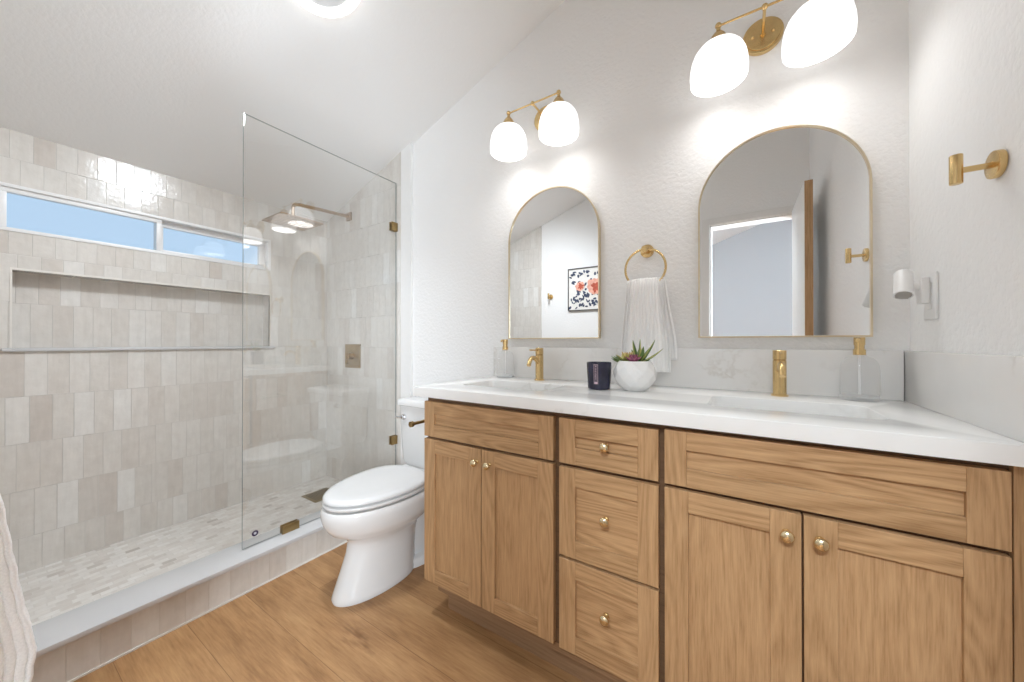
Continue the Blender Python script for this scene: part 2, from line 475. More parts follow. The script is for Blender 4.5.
# ------------------------------------------------------------------ mesh helpers
class B:
    def __init__(s):
        s.bm = bmesh.new()
        s.uv = None

    def _mark(s, faces, mi):
        for f in faces:
            f.material_index = mi

    def box(s, x0, x1, y0, y1, z0, z1, bev=0, mi=0, seg=2):
        r = bmesh.ops.create_cube(s.bm, size=1)
        vs = r['verts']
        for v in vs:
            v.co = Vector(((x0 + x1) / 2 + v.co.x * (x1 - x0), (y0 + y1) / 2 + v.co.y * (y1 - y0), (z0 + z1) / 2 + v.co.z * (z1 - z0)))
        fs = list({f for v in vs for f in v.link_faces})
        s._mark(fs, mi)
        if bev > 0:
            es = list({e for f in fs for e in f.edges})
            r = bmesh.ops.bevel(s.bm, geom=es, offset=bev, segments=seg, affect='EDGES', profile=.5, material=-1)
            s._mark(r['faces'], mi)
        return s

    def cone(s, p0, p1, r0, r1, seg=24, mi=0, caps=True):
        p0, p1 = Vector(p0), Vector(p1)
        d = p1 - p0
        q = d.to_track_quat('Z', 'Y').to_matrix().to_4x4()
        m = Matrix.Translation((p0 + p1) / 2) @ q
        r = bmesh.ops.create_cone(s.bm, cap_ends=caps, segments=seg, radius1=r0, radius2=r1, depth=d.length, matrix=m)
        s._mark({f for v in r['verts'] for f in v.link_faces}, mi)
        return s

    def cyl(s, p0, p1, r, seg=24, mi=0):
        return s.cone(p0, p1, r, r, seg, mi)

    def ball(s, c, r, u=20, v=12, scale=(1, 1, 1), mi=0):
        m = Matrix.Translation(Vector(c)) @ Matrix.Diagonal((*scale, 1))
        q = bmesh.ops.create_uvsphere(s.bm, u_segments=u, v_segments=v, radius=r, matrix=m)
        s._mark({f for w in q['verts'] for f in w.link_faces}, mi)
        return s

    def loft(s, rings, cap0=True, cap1=True, mi=0, closed=True):
        vv = [[s.bm.verts.new(Vector(p)) for p in ring] for ring in rings]
        fs = []
        n = len(vv[0])
        for a, b_ in zip(vv[:-1], vv[1:]):
            for i in range(n if closed else n - 1):
                j = (i + 1) % n
                fs.append(s.bm.faces.new((a[i], a[j], b_[j], b_[i])))
        if cap0:
            fs.append(s.bm.faces.new(vv[0][::-1]))
        if cap1:
            fs.append(s.bm.faces.new(vv[-1]))
        s._mark(fs, mi)
        return s

    def lathe(s, prof, c=(0, 0, 0), seg=32, mi=0, mod=None, cap0=False, cap1=False):
        """prof: list of (r, z); mod(theta, r, z) -> r"""
        rings = []
        for r, z in prof:
            ring = []
            for k in range(seg):
                t = 2 * PI * k / seg
                rr = mod(t, r, z) if mod else r
                ring.append((c[0] + rr * math.cos(t), c[1] + rr * math.sin(t), c[2] + z))
            rings.append(ring)
        return s.loft(rings, cap0, cap1, mi)

    def tube(s, pts, r, seg=14, mi=0, closed=False):
        pts = [Vector(p) for p in pts]
        n = len(pts)
        rings = []
        up = None
        for i, p in enumerate(pts):
            if closed:
                t = (pts[(i + 1) % n] - pts[i - 1]).normalized()
            else:
                t = (pts[min(i + 1, n - 1)] - pts[max(i - 1, 0)]).normalized()
            if up is None:
                up = t.orthogonal().normalized()
            up = (up - t * up.dot(t)).normalized()
            sd = t.cross(up)
            rr = r[i] if isinstance(r, (list, tuple)) else r
            rings.append([p + (up * math.cos(2 * PI * k / seg) + sd * math.sin(2 * PI * k / seg)) * rr for k in range(seg)])
        if closed:
            rings.append(rings[0])
        s.loft(rings, not closed, not closed, mi)
        if closed:
            bmesh.ops.remove_doubles(s.bm, verts=s.bm.verts[:], dist=1e-6)
        return s

    def prism(s, poly, axis, a0, a1, mi=0):
        """poly: 2D points in the two remaining axes (in x,y,z order)."""
        def P(p, a):
            q = list(p)
            q.insert('xyz'.index(axis), a)
            return q
        return s.loft([[P(p, a0) for p in poly], [P(p, a1) for p in poly]], True, True, mi)

    def quad(s, pts, mi=0):
        f = s.bm.faces.new([s.bm.verts.new(Vector(p)) for p in pts])
        f.material_index = mi
        return s

    def bevel_all(s, off, seg=2, ang=35):
        es = [e for e in s.bm.edges if len(e.link_faces) == 2 and e.calc_face_angle(0) > math.radians(ang)]
        bmesh.ops.bevel(s.bm, geom=es, offset=off, segments=seg, affect='EDGES', profile=.5, material=-1)
        return s

    def build(s, name, mats, parent=None, smooth=True, uvmode=None, ang=38, normals=True):
        bm = s.bm
        if normals:
            bmesh.ops.recalc_face_normals(bm, faces=bm.faces[:])
        if uvmode:
            l = bm.loops.layers.uv.new('UVMap')
            for f in bm.faces:
                n = f.normal
                k = max(range(3), key=lambda i: abs(n[i]))
                for lp in f.loops:
                    x, y, z = lp.vert.co
                    if uvmode == 'swap' and k == 2:
                        lp[l].uv = (y, x)
                    else:
                        lp[l].uv = ((y, z), (x, z), (x, y))[k]
        for f in bm.faces:
            f.smooth = smooth
        if smooth:
            a = math.radians(ang)
            for e in bm.edges:
                if len(e.link_faces) == 2 and e.calc_face_angle(0) > a:
                    e.smooth = False
        me = bpy.data.meshes.new(name)
        bm.to_mesh(me)
        bm.free()
        for m in (mats if isinstance(mats, (list, tuple)) else [mats]):
            me.materials.append(m)
        o = bpy.data.objects.new(name, me)
        COL.objects.link(o)
        if parent:
            o.parent = parent
        return o


def tag(o, label, cat, group=None):
    o['label'] = label
    o['category'] = cat
    if group:
        o['group'] = group
    return o


def thing(name, label, cat, loc=(0, 0, 0), rotz=0, group=None):
    o = bpy.data.objects.new(name, None)
    o.empty_display_size = .05
    COL.objects.link(o)
    o.location = loc
    o.rotation_euler = (0, 0, rotz)
    return tag(o, label, cat, group)


def copy_tree(o, parent=None):
    c = o.copy()
    COL.objects.link(c)
    if parent:
        c.parent = parent
    for ch in list(o.children):
        copy_tree(ch, c)
    return c


def struct(o):
    o['kind'] = 'structure'
    return o


# ------------------------------------------------------------------ room shell
XL, XR, YF = -2.667, 0.430, -1.84      # window wall, right wall, door wall
YT, XT = -0.020, -1.728                # tiled shower wall plane and its free end
ZSF = 0.057                            # shower floor
HX0, HX1, HY = -2.0, 1.7, -5.66        # room beyond the door

struct(B().box(-1.9, HX1 + .1, HY - .1, .1, -.12, 0).build('floor', M['planks'], uvmode='box', smooth=False))
struct(B().box(XL - .05, -1.93, YF, 0, -.12, ZSF).build('floor_shower', M['mosaic'], uvmode='swap', smooth=False))


def roofpoly(x0, x1, z0=-.1, over=.03):
    return [(x0, z0), (x1, z0), (x1, ceil_z(x1) + over), (x0, ceil_z(x0) + over)]


cx0, cx1 = XL - .2, HX1 + .2
struct(B().prism([(cx0, ceil_z(cx0)), (cx1, ceil_z(cx1)), (cx1, ceil_z(cx1) + .12), (cx0, ceil_z(cx0) + .12)], 'y', HY - .15, .15)
       .build('ceiling', M['ceiling'], smooth=False))
struct(B().prism(roofpoly(XT - .01, XR + .12), 'y', 0, .12).build('wall_back', M['wall'], smooth=False))
# tiled wall that carries the shower head, with a white jamb at its free end
struct(B().prism(roofpoly(XL - .14, -1.820), 'y', YT, .12).build('wall_shower', M['zellige'], uvmode='box', smooth=False))
struct(B().prism(roofpoly(-1.820, XT, -.1, .0), 'y', YT - .001, .12).build('trim_4', M['trim'], smooth=False))
struct(B().box(XR, XR + .12, YF - .12, 0, -.1, ceil_z(XR) + .06).build('wall_right', M['wall'], smooth=False))

# window wall with a window opening and a long recessed niche
WY0, WY1, WZ0, WZ1 = -1.475, -.407, 1.5585, 1.7643
NY0, NY1, NZ0, NZ1, ND = -1.419, -.414, 1.049, 1.392, .09


def cell_wall():
    b_ = B()
    ys = sorted({YF - .12, WY0, WY1, NY0, NY1, YT + .05})
    zs = sorted({-.1, NZ0, NZ1, WZ0, WZ1, ceil_z(XL) + .02})
    th = .16

    def dep(y, z):
        if WY0 < y < WY1 and WZ0 < z < WZ1:
            return None
        if NY0 < y < NY1 and NZ0 < z < NZ1:
            return ND
        return 0.
    D = {}
    for i in range(len(ys) - 1):
        for j in range(len(zs) - 1):
            D[i, j] = dep((ys[i] + ys[i + 1]) / 2, (zs[j] + zs[j + 1]) / 2)
    for (i, j), d in D.items():
        y0, y1, z0, z1 = ys[i], ys[i + 1], zs[j], zs[j + 1]
        if d is not None:
            x = XL - d
            b_.quad([(x, y0, z0), (x, y1, z0), (x, y1, z1), (x, y0, z1)])
            b_.quad([(XL - th, y0, z0), (XL - th, y0, z1), (XL - th, y1, z1), (XL - th, y1, z0)])
        dd = th if d is None else d
        if dd > 0:
            for di, dj in ((-1, 0), (1, 0), (0, -1), (0, 1)):
                nb = D.get((i + di, j + dj), 0.)
                nn = th if nb is None else nb
                if nn < dd:
                    xa, xb = XL - nn, XL - dd
                    if di:
                        y = y0 if di < 0 else y1
                        b_.quad([(xa, y, z0), (xb, y, z0), (xb, y, z1), (xa, y, z1)])
                    else:
                        z = z0 if dj < 0 else z1
                        b_.quad([(xa, y0, z), (xb, y0, z), (xb, y1, z), (xa, y1, z)])
    return b_


struct(cell_wall().build('wall_left', M['zellige'], uvmode='box', smooth=False))
# stone sill of the niche and its slim edge profile
b = B().box(XL - ND + .002, XL + .014, NY0 - .026, NY1 + .03, NZ0 - .014, NZ0 + .001, .002)
struct(b.build('trim_1', M['curbstone']))
t_ = .006
b = B()
b.box(XL - .012, XL + .003, NY0 - t_, NY1 + t_, NZ1, NZ1 + t_ * 1.6)
b.box(XL - .012, XL + .003, NY0 - t_, NY0, NZ0 + .001, NZ1)
b.box(XL - .012, XL + .003, NY1, NY1 + t_, NZ0 + .001, NZ1)
struct(b.build('trim_2', M['caulk'], smooth=False))

# door wall: plain paint, tiled inside the shower, opening with white casing
DX0, DX1, DZ = -.212, .372, 2.04
b = B()
b.prism([(XL, -.1), (DX0, -.1), (DX0, ceil_z(DX0) + .03), (XL, ceil_z(XL) + .03)], 'y', YF - .12, YF)
b.prism([(DX0, DZ), (DX1, DZ), (DX1, ceil_z(DX1) + .03), (DX0, ceil_z(DX0) + .03)], 'y', YF - .12, YF)
b.prism([(DX1, -.1), (XR, -.1), (XR, ceil_z(XR) + .03), (DX1, ceil_z(DX1) + .03)], 'y', YF - .12, YF)
struct(b.build('wall_front', M['wall'], smooth=False))
struct(B().prism([(XL, ZSF), (-1.775, ZSF), (-1.775, ceil_z(-1.775)), (XL, ceil_z(XL))], 'y', YF, YF + .010)
       .build('wall_front_shower', M['zellige'], uvmode='box', smooth=False))
b = B()
cw = .052
b.box(DX0 - cw, DX0 + .004, YF, YF + .016, 0, DZ + cw, .003)
b.box(DX1 - .004, DX1 + cw, YF, YF + .016, 0, DZ + cw, .003)
b.box(DX0 + .004, DX1 - .004, YF, YF + .0155, DZ - .004, DZ + cw, .003)
b.box(DX0, DX0 + .014, YF - .12, YF, 0, DZ, 0)
b.box(DX1 - .014, DX1, YF - .12, YF, 0, DZ, 0)
b.box(DX0, DX1, YF - .12, YF, DZ - .014, DZ, 0)
struct(b.build('trim_3', M['trim'], smooth=False))
# open oak door standing along the right wall; white faces imitate grazing glare
d = struct(B().box(.322, .362, -1.775, -1.185, .012, 2.03, .002).build('door_1', [M['trim'], M['oak_v']], smooth=False))
for p in d.data.polygons:
    p.material_index = 1 if abs(p.normal.y) > .5 else 0
b = B()
for s_, x in ((-1, .322), (1, .362)):
    b.cyl((x, -1.25, .95), (x + s_ * .008, -1.25, .95), .026)
    b.cyl((x + s_ * .008, -1.25, .95), (x + s_ * .03, -1.25, .95), .009)
b.box(.286, .298, -1.35, -1.24, .942, .958, .004)
b.box(.386, .398, -1.35, -1.24, .942, .958, .004)
b.build('door_handle', M['brass'], d)
# room beyond the door
b = B()
b.prism(roofpoly(HX0, HX1), 'y', HY - .1, HY)
struct(b.build('wall_hall_back', M['hall_wall'], smooth=False))
struct(B().box(HX0 - .1, HX0, HY, YF - .12, -.1, ceil_z(HX0) + .03).build('wall_hall_left', M['hall_wall'], smooth=False))
struct(B().box(HX1, HX1 + .1, HY, YF - .12, -.1, ceil_z(HX1) + .06).build('wall_hall_right', M['hall_wall'], smooth=False))
struct(B().prism(roofpoly(XR, HX1), 'y', YF - .12, YF - .02).build('wall_hall_front', M['wall'], smooth=False))

# window: white vinyl frame, two sashes, glass
wf = struct(B().build('window_1', M['vinyl']))
b = B()
fx0, fx1 = XL - .075, XL + .004
fw = .015
b.box(fx0, fx1, WY0, WY1, WZ1 - fw, WZ1, .002)
b.box(fx0, fx1, WY0, WY1, WZ0, WZ0 + fw * .8, .002)
b.box(fx0, fx1, WY0, WY0 + fw * 1.3, WZ0 + fw * .8, WZ1 - fw, .002)
b.box(fx0, fx1, WY1 - fw * 1.3, WY1, WZ0 + fw * .8, WZ1 - fw, .002)
b.build('window_frame', M['vinyl'], wf)


def sash(y0, y1, x0, x1, bt, bb, bs):
    s_ = B()
    z0, z1 = WZ0 + fw * .8, WZ1 - fw
    s_.box(x0, x1, y0, y1, z1 - bt, z1, .0015)
    s_.box(x0, x1, y0, y1, z0, z0 + bb, .0015)
    s_.box(x0, x1, y0, y0 + bs, z0 + bb, z1 - bt, .0015)
    s_.box(x0, x1, y1 - bs, y1, z0 + bb, z1 - bt, .0015)
    o = s_.build('sash', M['vinyl'], wf)
    xm = (x0 + x1) / 2
    B().box(xm - .003, xm + .003, y0 + bs - .002, y1 - bs + .002, z0 + bb - .002, z1 - bt + .002).build('pane', M['pane'], o, smooth=False)
    return o


sash(WY0 + .0195, -.942, XL - .034, XL - .006, .020, .006, .022)
sash(-.963, WY1 - .0195, XL - .068, XL - .040, .030, .022, .034)
b = B().box(XL - .006, XL + .001, -.966, -.957, 1.61, 1.657, .002)
b.build('window_latch', M['vinyl'], wf)

# shower curb
cu = struct(B().box(-1.935, -1.785, YF, YT, 0, .131).build('shower_curb', M['curbtile'], uvmode='box', smooth=False))
B().box(-1.947, -1.771, YF, YT, .131, .150, .002).build('curb_cap', M['curbstone'], cu)
B().box(-1.786, -1.780, YF, YT, 0, .006).build('caulk_line', M['caulk'], cu, smooth=False)

# ------------------------------------------------------------------ vanity cabinet
VX0, VX1, VYF = -1.054, .428, -.545
van = thing('vanity_cabinet', 'long light oak double vanity cabinet with shaker doors and three drawers', 'cabinet')
FY0 = VYF + .019     # back of the overlay fronts, front of the face frame
b = B()
b.box(VX0 + .002, VX0 + .02, FY0 + .018, -.006, .130, .860, mi=0)
b.box(VX1 - .018, VX1, FY0 + .018, -.006, .130, .860)
b.box(VX0 + .02, VX1 - .018, -.02, -.006, .130, .860)
b.box(VX0 + .02, VX1 - .018, FY0 + .018, -.02, .130, .145)
b.build('cabinet_body', M['oak_v'], van, smooth=False)
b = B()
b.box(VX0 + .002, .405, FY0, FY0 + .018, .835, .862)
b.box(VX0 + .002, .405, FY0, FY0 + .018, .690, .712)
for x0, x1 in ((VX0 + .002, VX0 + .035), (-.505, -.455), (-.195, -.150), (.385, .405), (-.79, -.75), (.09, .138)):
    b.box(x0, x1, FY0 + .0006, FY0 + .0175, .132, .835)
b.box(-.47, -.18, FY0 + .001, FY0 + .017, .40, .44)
b.build('face_frame', M['oak_gap_shade'], van, smooth=False)
B().box(.405, VX1, VYF + .006, FY0 + .018, .0, .862, .001).build('filler_stile', M['oak_v'], van, smooth=False)
B().box(VX0 + .045, .405, -.512, -.494, .092, .139).build('bottom_rail', M['oak_toe'], van, smooth=False)
B().box(VX0 + .06, .405, -.470, -.452, 0, .105).build('toe_kick', M['oak_toe'], van, smooth=False)


def knob(x, z, parent):
    k = B()
    k.cone((x, VYF, z), (x, VYF - .003, z), .0085, .0075, 18)
    k.cone((x, VYF - .003, z), (x, VYF - .015, z), .0052, .0052, 16)
    k.ball((x, VYF - .0215, z), .0135, 22, 14, (1, .62, 1))
    return k.build('knob', M['brass_pale'], parent)


def front(name, x0, x1, z0, z1, st, rl, level, kn=None):
    """Shaker front: stiles, rails and a recessed panel."""
    f = B()
    y0, y1 = VYF, FY0
    f.box(x0, x0 + st, y0, y1, z0, z1, .0012, 0)
    f.box(x1 - st, x1, y0, y1, z0, z1, .0012, 0)
    f.box(x0 + st, x1 - st, y0, y1, z1 - rl, z1, .0012, 1)
    f.box(x0 + st, x1 - st, y0, y1, z0, z0 + rl, .0012, 1)
    o = f.build(name, [M['oak_stile'], M['oak_h']], van, smooth=False)
    B().box(x0 + st - .004, x1 - st + .004, y0 + .009, y1 - .002, z0 + rl - .004, z1 - rl + .004).build(
        'panel', M['oak_h'] if level else M['oak_v'], o, smooth=False)
    if kn:
        knob(kn[0], kn[1], o)
    return o


front('false_front', VX0, -.489, .7065, .8435, .052, .0475, True)
front('false_front', -.167, .401, .7065, .8475, .052, .0475, True)
front('cabinet_door', VX0, -.7725, .139, .6965, .056, .054, False, (-.790, .650))
front('cabinet_door', -.7685, -.489, .139, .6965, .056, .054, False, (-.734, .650))
front('cabinet_door', -.167, .1125, .139, .6965, .056, .054, False, (.086, .651))
front('cabinet_door', .1165, .401, .139, .6965, .056, .054, False, (.143, .651))
for z0, z1 in ((.7065, .8435), (.425, .6945), (.139, .4165)):
    hh = z1 - z0
    zk = {0.7065: .779, .425: .571, .139: .297}[z0]
    front('drawer', -.469, -.182, z0, z1, .053, .054 if hh > .2 else .052, True, (-.322, zk))

# ------------------------------------------------------------------ countertop, splashes, sinks
CX0, CX1, CY0, CZ0, CZ1 = -1.098, .428, -.565, .8625, .900


def rrect(x0, x1, y0, y1, r, n=8):
    p = []
    for cx, cy, a in ((x1 - r, y1 - r, 0), (x0 + r, y1 - r, 90), (x0 + r, y0 + r, 180), (x1 - r, y0 + r, 270)):
        for k in range(n + 1):
            t = math.radians(a + 90 * k / n)
            p.append((cx + r * math.cos(t), cy + r * math.sin(t)))
    return p


SINKS = [(-.980, -.600), (-.078, .288)]
SY0, SY1 = -.415, -.192
b = B()
outer = [(CX0, CY0), (CX1, CY0), (CX1, -.002), (CX0, -.002)]
loops = [outer] + [rrect(x0, x1, SY0, SY1, .035) for x0, x1 in SINKS]
lay = {}
for z in (CZ0, CZ1):
    es = []
    lay[z] = []
    for lp in loops:
        vs = [b.bm.verts.new((x, y, z)) for x, y in lp]
        lay[z].append(vs)
        es += [b.bm.edges.new((vs[i], vs[(i + 1) % len(vs)])) for i in range(len(vs))]
    bmesh.ops.triangle_fill(b.bm, use_beauty=True, use_dissolve=False, edges=es)
for lo, hi in zip(lay[CZ0], lay[CZ1]):
    for i in range(len(lo)):
        j = (i + 1) % len(lo)
        b.bm.faces.new((lo[i], lo[j], hi[j], hi[i]))
bmesh.ops.recalc_face_normals(b.bm, faces=b.bm.faces[:])
es = [e for e in b.bm.edges if len(e.link_faces) == 2 and e.calc_face_angle(0) > 1.2 and e.verts[0].co.z > CZ1 - .001 and e.verts[1].co.z > CZ1 - .001]
bmesh.ops.bevel(b.bm, geom=es, offset=.003, segments=2, affect='EDGES', profile=.5)
tag(b.build('countertop', M['quartz'], ang=50), 'long white quartz countertop with faint grey veins on the oak vanity', 'countertop')
tag(B().box(-1.094, .412, -.020, -.0015, CZ1, 1.050, .0015).build('backsplash', M['quartz_splash']),
    'low white quartz backsplash behind both taps under the arched mirrors', 'backsplash', 'quartz splashes')
tag(B().box(.414, .4285, CY0, -.0015, CZ1, 1.050, .0015).build('side_splash', M['quartz_splash']),
    'white quartz side splash with a grey vein on the right wall', 'backsplash', 'quartz splashes')


def sink(x0, x1, label):
    r = thing('sink_basin', label, 'sink', ((x0 + x1) / 2, (SY0 + SY1) / 2, 0), 0, 'undermount sinks')
    hx, hy = (x1 - x0) / 2, (SY1 - SY0) / 2
    rings = []
    for e, z, rr in ((.018, CZ0 - .001, .05), (.004, CZ0 - .001, .038), (.002, CZ0 - .012, .036), (-.004, CZ0 - .07, .036), (-.012, CZ0 - .105, .04),
                     (-.03, CZ0 - .125, .05), (-.06, CZ0 - .131, .05)):
        rings.append([(px, py, z) for px, py in rrect(-hx - e, hx + e, -hy - e, hy + e, rr)])
    k = B().loft(rings, False, True)
    outer_r = [[(px, py, z) for px, py in rrect(-hx - e, hx + e, -hy - e, hy + e, .05)] for e, z in ((.018, CZ0 - .001), (.012, CZ0 - .09), (-.03, CZ0 - .145))]
    k.loft(outer_r, False, True)
    k.build('basin', M['basin'], r, ang=60, normals=False)
    B().cyl((0, .02, CZ0 - .1315), (0, .02, CZ0 - .127), .021).build('drain', M['brass'], r)
    return r


sink(*SINKS[0], 'white undermount sink sunk in the counter under the left arched mirror')
sink(*SINKS[1], 'white undermount sink sunk in the counter under the right arched mirror')


def faucet(x, label):
    r = thing('faucet', label, 'faucet', (x, -.092, CZ1), 0, 'brass basin taps')
    k = B()
    k.cyl((0, 0, 0), (0, 0, .005), .0235, 32)
    k.build('base', M['brass'], r)
    k = B()
    k.cyl((0, 0, .005), (0, 0, .116), .0185, 32)
    k.build('body', M['brass'], r)
    pts = [(0, -.010, .082), (0, -.040, .100), (0, -.058, .106), (0, -.075, .104), (0, -.088, .094), (0, -.100, .072)]
    k = B().tube(pts, .0095, 16)
    k.build('spout', M['brass'], r)
    k = B()
    k.cyl((0, 0, .116), (0, 0, .1185), .0165, 32)
    k.cyl((0, 0, .1185), (0, 0, .149), .0185, 32)
    k.bevel_all(.001, 1, 60)
    k.tube([(0, -.016, .139), (0, -.050, .140), (0, -.088, .141)], .0036, 10)
    k.build('handle', M['brass'], r)
    return r


faucet(-.781, 'brushed brass single lever tap at the left sink')
faucet(.109, 'brushed brass single lever tap at the right sink')


def soap(x, y, rz, label):
    r = thing('soap_dispenser', label, 'soap dispenser', (x, y, CZ1), rz, 'glass soap dispensers')
    R_ = .044

    def flute(t, rr, z):
        a = max(0, min(1, (.085 - z) / .03)) if z > .012 else 0
        return rr * (1 + .026 * a * math.cos(26 * t))
    prof = [(R_ - .002, .014), (R_, .02), (R_, .04), (R_, .06), (R_, .075), (R_ * .995, .09), (R_ * .96, .105), (R_ * .86, .119), (R_ * .68, .129), (.016, .134), (.0135, .140)]
    k = B()
    k.lathe(prof, seg=104, mod=flute)
    bo = k.build('bottle', M['bottle'], r, normals=True)
    k = B().lathe([(R_ - .006, 0), (R_ - .001, .002), (R_, .012), (R_ - .003, .0155)], seg=52, cap0=True, cap1=True,
                  mod=lambda t, rr, z: rr * (1 + .012 * math.cos(26 * t)))
    k.build('bottle_base', M['bottle_base'], r)
    k = B()
    k.cyl((0, 0, .137), (0, 0, .154), .0145, 28)
    k.cyl((0, 0, .152), (0, 0, .156), .011, 24)
    k.cyl((0, 0, .156), (0, 0, .168), .0115, 20)
    col_ = k.build('collar', M['brass'], r)
    B().cyl((0, 0, .018), (0, 0, .140), .0032, 12).build('dip_tube', M['white_plastic'], col_)
    k = B()
    k.cyl((0, 0, .167), (0, 0, .190), .0130, 28)
    k.tube([(0, -.006, .184), (0, -.022, .184), (0, -.029, .180)], .0052, 12)
    k.build('pump_head', M['brass'], r)
    return r


soap(-.983, -.074, -.2, 'clear glass pump dispenser beside the left sink, by the counter end')
soap(.304, -.072, -.3, 'clear fluted glass pump dispenser behind the right sink in the corner')

# candle in a dark glass
cd = thing('candle', 'dark navy glass candle with a narrow upright label', 'candle', (-.447, -.24, CZ1))
jar = B().lathe([(.037, 0), (.0405, .003), (.0418, .012), (.0442, .06), (.0458, .098), (.0448, .1005), (.0428, .099), (.0415, .085)], seg=44, cap0=True, cap1=False).build('jar', M['candle_glass'], cd)
B().cyl((0, 0, .070), (0, 0, .086), .0405, 40).build('wax', M['wax'], cd)
B().tube([(0, 0, .086), (.001, 0, .092), (.003, 0, .096)], .0012, 8).build('wick', M['rubber'], cd)


def on_jar(a, z, out=.0006):
    rr = .0420 + (.0458 - .0418) * (z - .012) / .086 + out
    return (rr * math.cos(a), rr * math.sin(a), z)


def jar_patch(bb, a0, a1, z0, z1, out, mi):
    n = 6
    ring0 = [on_jar(a0 + (a1 - a0) * i / n, z0, out) for i in range(n + 1)]
    ring1 = [on_jar(a0 + (a1 - a0) * i / n, z1, out) for i in range(n + 1)]
    bb.loft([ring0, ring1], False, False, mi, closed=False)


k = B()
ac = math.radians(-86)
hw = .18
jar_patch(k, ac - hw, ac + hw, .022, .094, .0006, 0)
for s_ in (-1, 1):
    jar_patch(k, ac + s_ * hw * .9 - .010, ac + s_ * hw * .9 + .010, .022, .094, .0010, 1)
jar_patch(k, ac - hw, ac + hw, .092, .094, .0010, 1)
jar_patch(k, ac - hw * .7, ac + hw * .7, .022, .030, .0010, 1)
# upright line of letters read sideways: strokes of each character
z = .040
for pat in ('H', 'A', 'R', 'E', 'H'):
    jar_patch(k, ac - .055, ac + .055, z, z + .0010, .0012, 1)
    jar_patch(k, ac - .055, ac + .055, z + .0052, z + .0062, .0012, 1) if pat in 'HA' else None
    jar_patch(k, ac - .008, ac + .008, z, z + .0062, .0012, 1)
    if pat in 'ARE':
        jar_patch(k, ac - .055, ac - .038, z, z + .0062, .0012, 1)
    z += .0088
jar_patch(k, ac - .05, ac + .05, .086, .089, .0012, 1)
k.build('label_strip', [M['label_ground'], M['label_pink']], jar, normals=False)

# potted succulents
pp = thing('potted_succulent', 'small arrangement of succulents in a faceted white pot on the counter', 'potted plant', (-.325, -.205, CZ1))
k = B()
R_ = .080


def ring_pts(n, r, z, off):
    return [Vector((r * math.cos(2 * PI * (i + off) / n), r * math.sin(2 * PI * (i + off) / n), z)) for i in range(n)]


lv = [(0, .038, 0), (.5, .058, .016), (0, .073, .040), (.5, .0765, .066), (0, .068, .090), (.5, .056, .108)]
rows = [[k.bm.verts.new(p) for p in ring_pts(10, r_, z_, o_)] for o_, r_, z_ in lv]
offs = [l[0] for l in lv]
for a_, c_, oa, oc in zip(rows[:-1], rows[1:], offs[:-1], offs[1:]):
    for i in range(10):
        j = (i + 1) % 10
        if oa == oc:
            k.bm.faces.new((a_[i], a_[j], c_[j], c_[i]))
        elif oc > oa:
            k.bm.faces.new((a_[i], a_[j], c_[i]))
            k.bm.faces.new((a_[j], c_[j], c_[i]))
        else:
            k.bm.faces.new((a_[i], a_[j], c_[j]))
            k.bm.faces.new((a_[i], c_[j], c_[i]))
k.bm.faces.new(rows[0][::-1])
inner = [k.bm.verts.new(p) for p in ring_pts(10, .0525, .108, .5)]
inner2 = [k.bm.verts.new(p) for p in ring_pts(10, .051, .094, .5)]
for a_, c_ in ((rows[-1], inner), (inner, inner2)):
    for i in range(10):
        j = (i + 1) % 10
        k.bm.faces.new((a_[i], a_[j], c_[j], c_[i]))
bmesh.ops.recalc_face_normals(k.bm, faces=k.bm.faces[:])
bmesh.ops.bevel(k.bm, geom=[e for e in k.bm.edges if len(e.link_faces) == 2], offset=.0016, segments=1, affect='EDGES', profile=.5)
k.build('pot', M['pot'], pp, smooth=False)
B().cyl((0, 0, .090), (0, 0, .099), .050, 24).build('soil', M['soil'], pp)


def leaf(base, direc, length, width, thick, curl, mat, parent, name='leaf'):
    k = B()
    d = Vector(direc).normalized()
    side = d.cross(Vector((0, 0, 1)))
    if side.length < 1e-3:
        side = Vector((1, 0, 0))
    side.normalize()
    upv = side.cross(d).normalized()
    n, m = 9, 10
    uvl = k.bm.loops.layers.uv.new('UVMap')
    rings = []
    for i in range(n + 1):
        t = i / n
        c = Vector(base) + d * (length * t) + upv * (curl * length * t * t)
        w = width * (0.55 + .9 * t - 1.45 * t * t) if t < .5 else width * (.64 * (1 - ((t - .5) / .5) ** 1.6)) + .0003
        h = thick * (1 - t) ** .7 + .0003
        rings.append([k.bm.verts.new(c + side * (w * math.cos(2 * PI * j / m)) + upv * (h * math.sin(2 * PI * j / m))) for j in range(m)])
    for i in range(n):
        for j in range(m):
            f = k.bm.faces.new((rings[i][j], rings[i][(j + 1) % m], rings[i + 1][(j + 1) % m], rings[i + 1][j]))
            for lp, (ii, jj) in zip(f.loops, ((i, j), (i, j + 1), (i + 1, j + 1), (i + 1, j))):
                lp[uvl].uv = (.5 + .5 * math.cos(2 * PI * jj / m), ii / n)
    k.bm.faces.new(rings[0][::-1])
    k.bm.faces.new(rings[-1])
    return k.build(name, mat, parent)


for dx, dy, dz, ln, w in ((-.28, .10, 1, .078, .0085), (.10, .05, 1, .078, .0095), (.62, -.12, .72, .090, .0085), (.95, .1, .50, .082, .0075), (.30, -.35, .62, .062, .0085),
                          (.45, .5, .8, .066, .0085), (-.05, .6, .8, .066, .0085), (.80, -.45, .30, .052, .0085), (-.5, .45, .8, .055, .008)):
    leaf((.012 + dx * .006, .006 + dy * .006, .097), (dx, dy, dz), ln * 1.16, w * 1.85, .006, .14 if dz < .8 else .05, M['leaf'], pp)
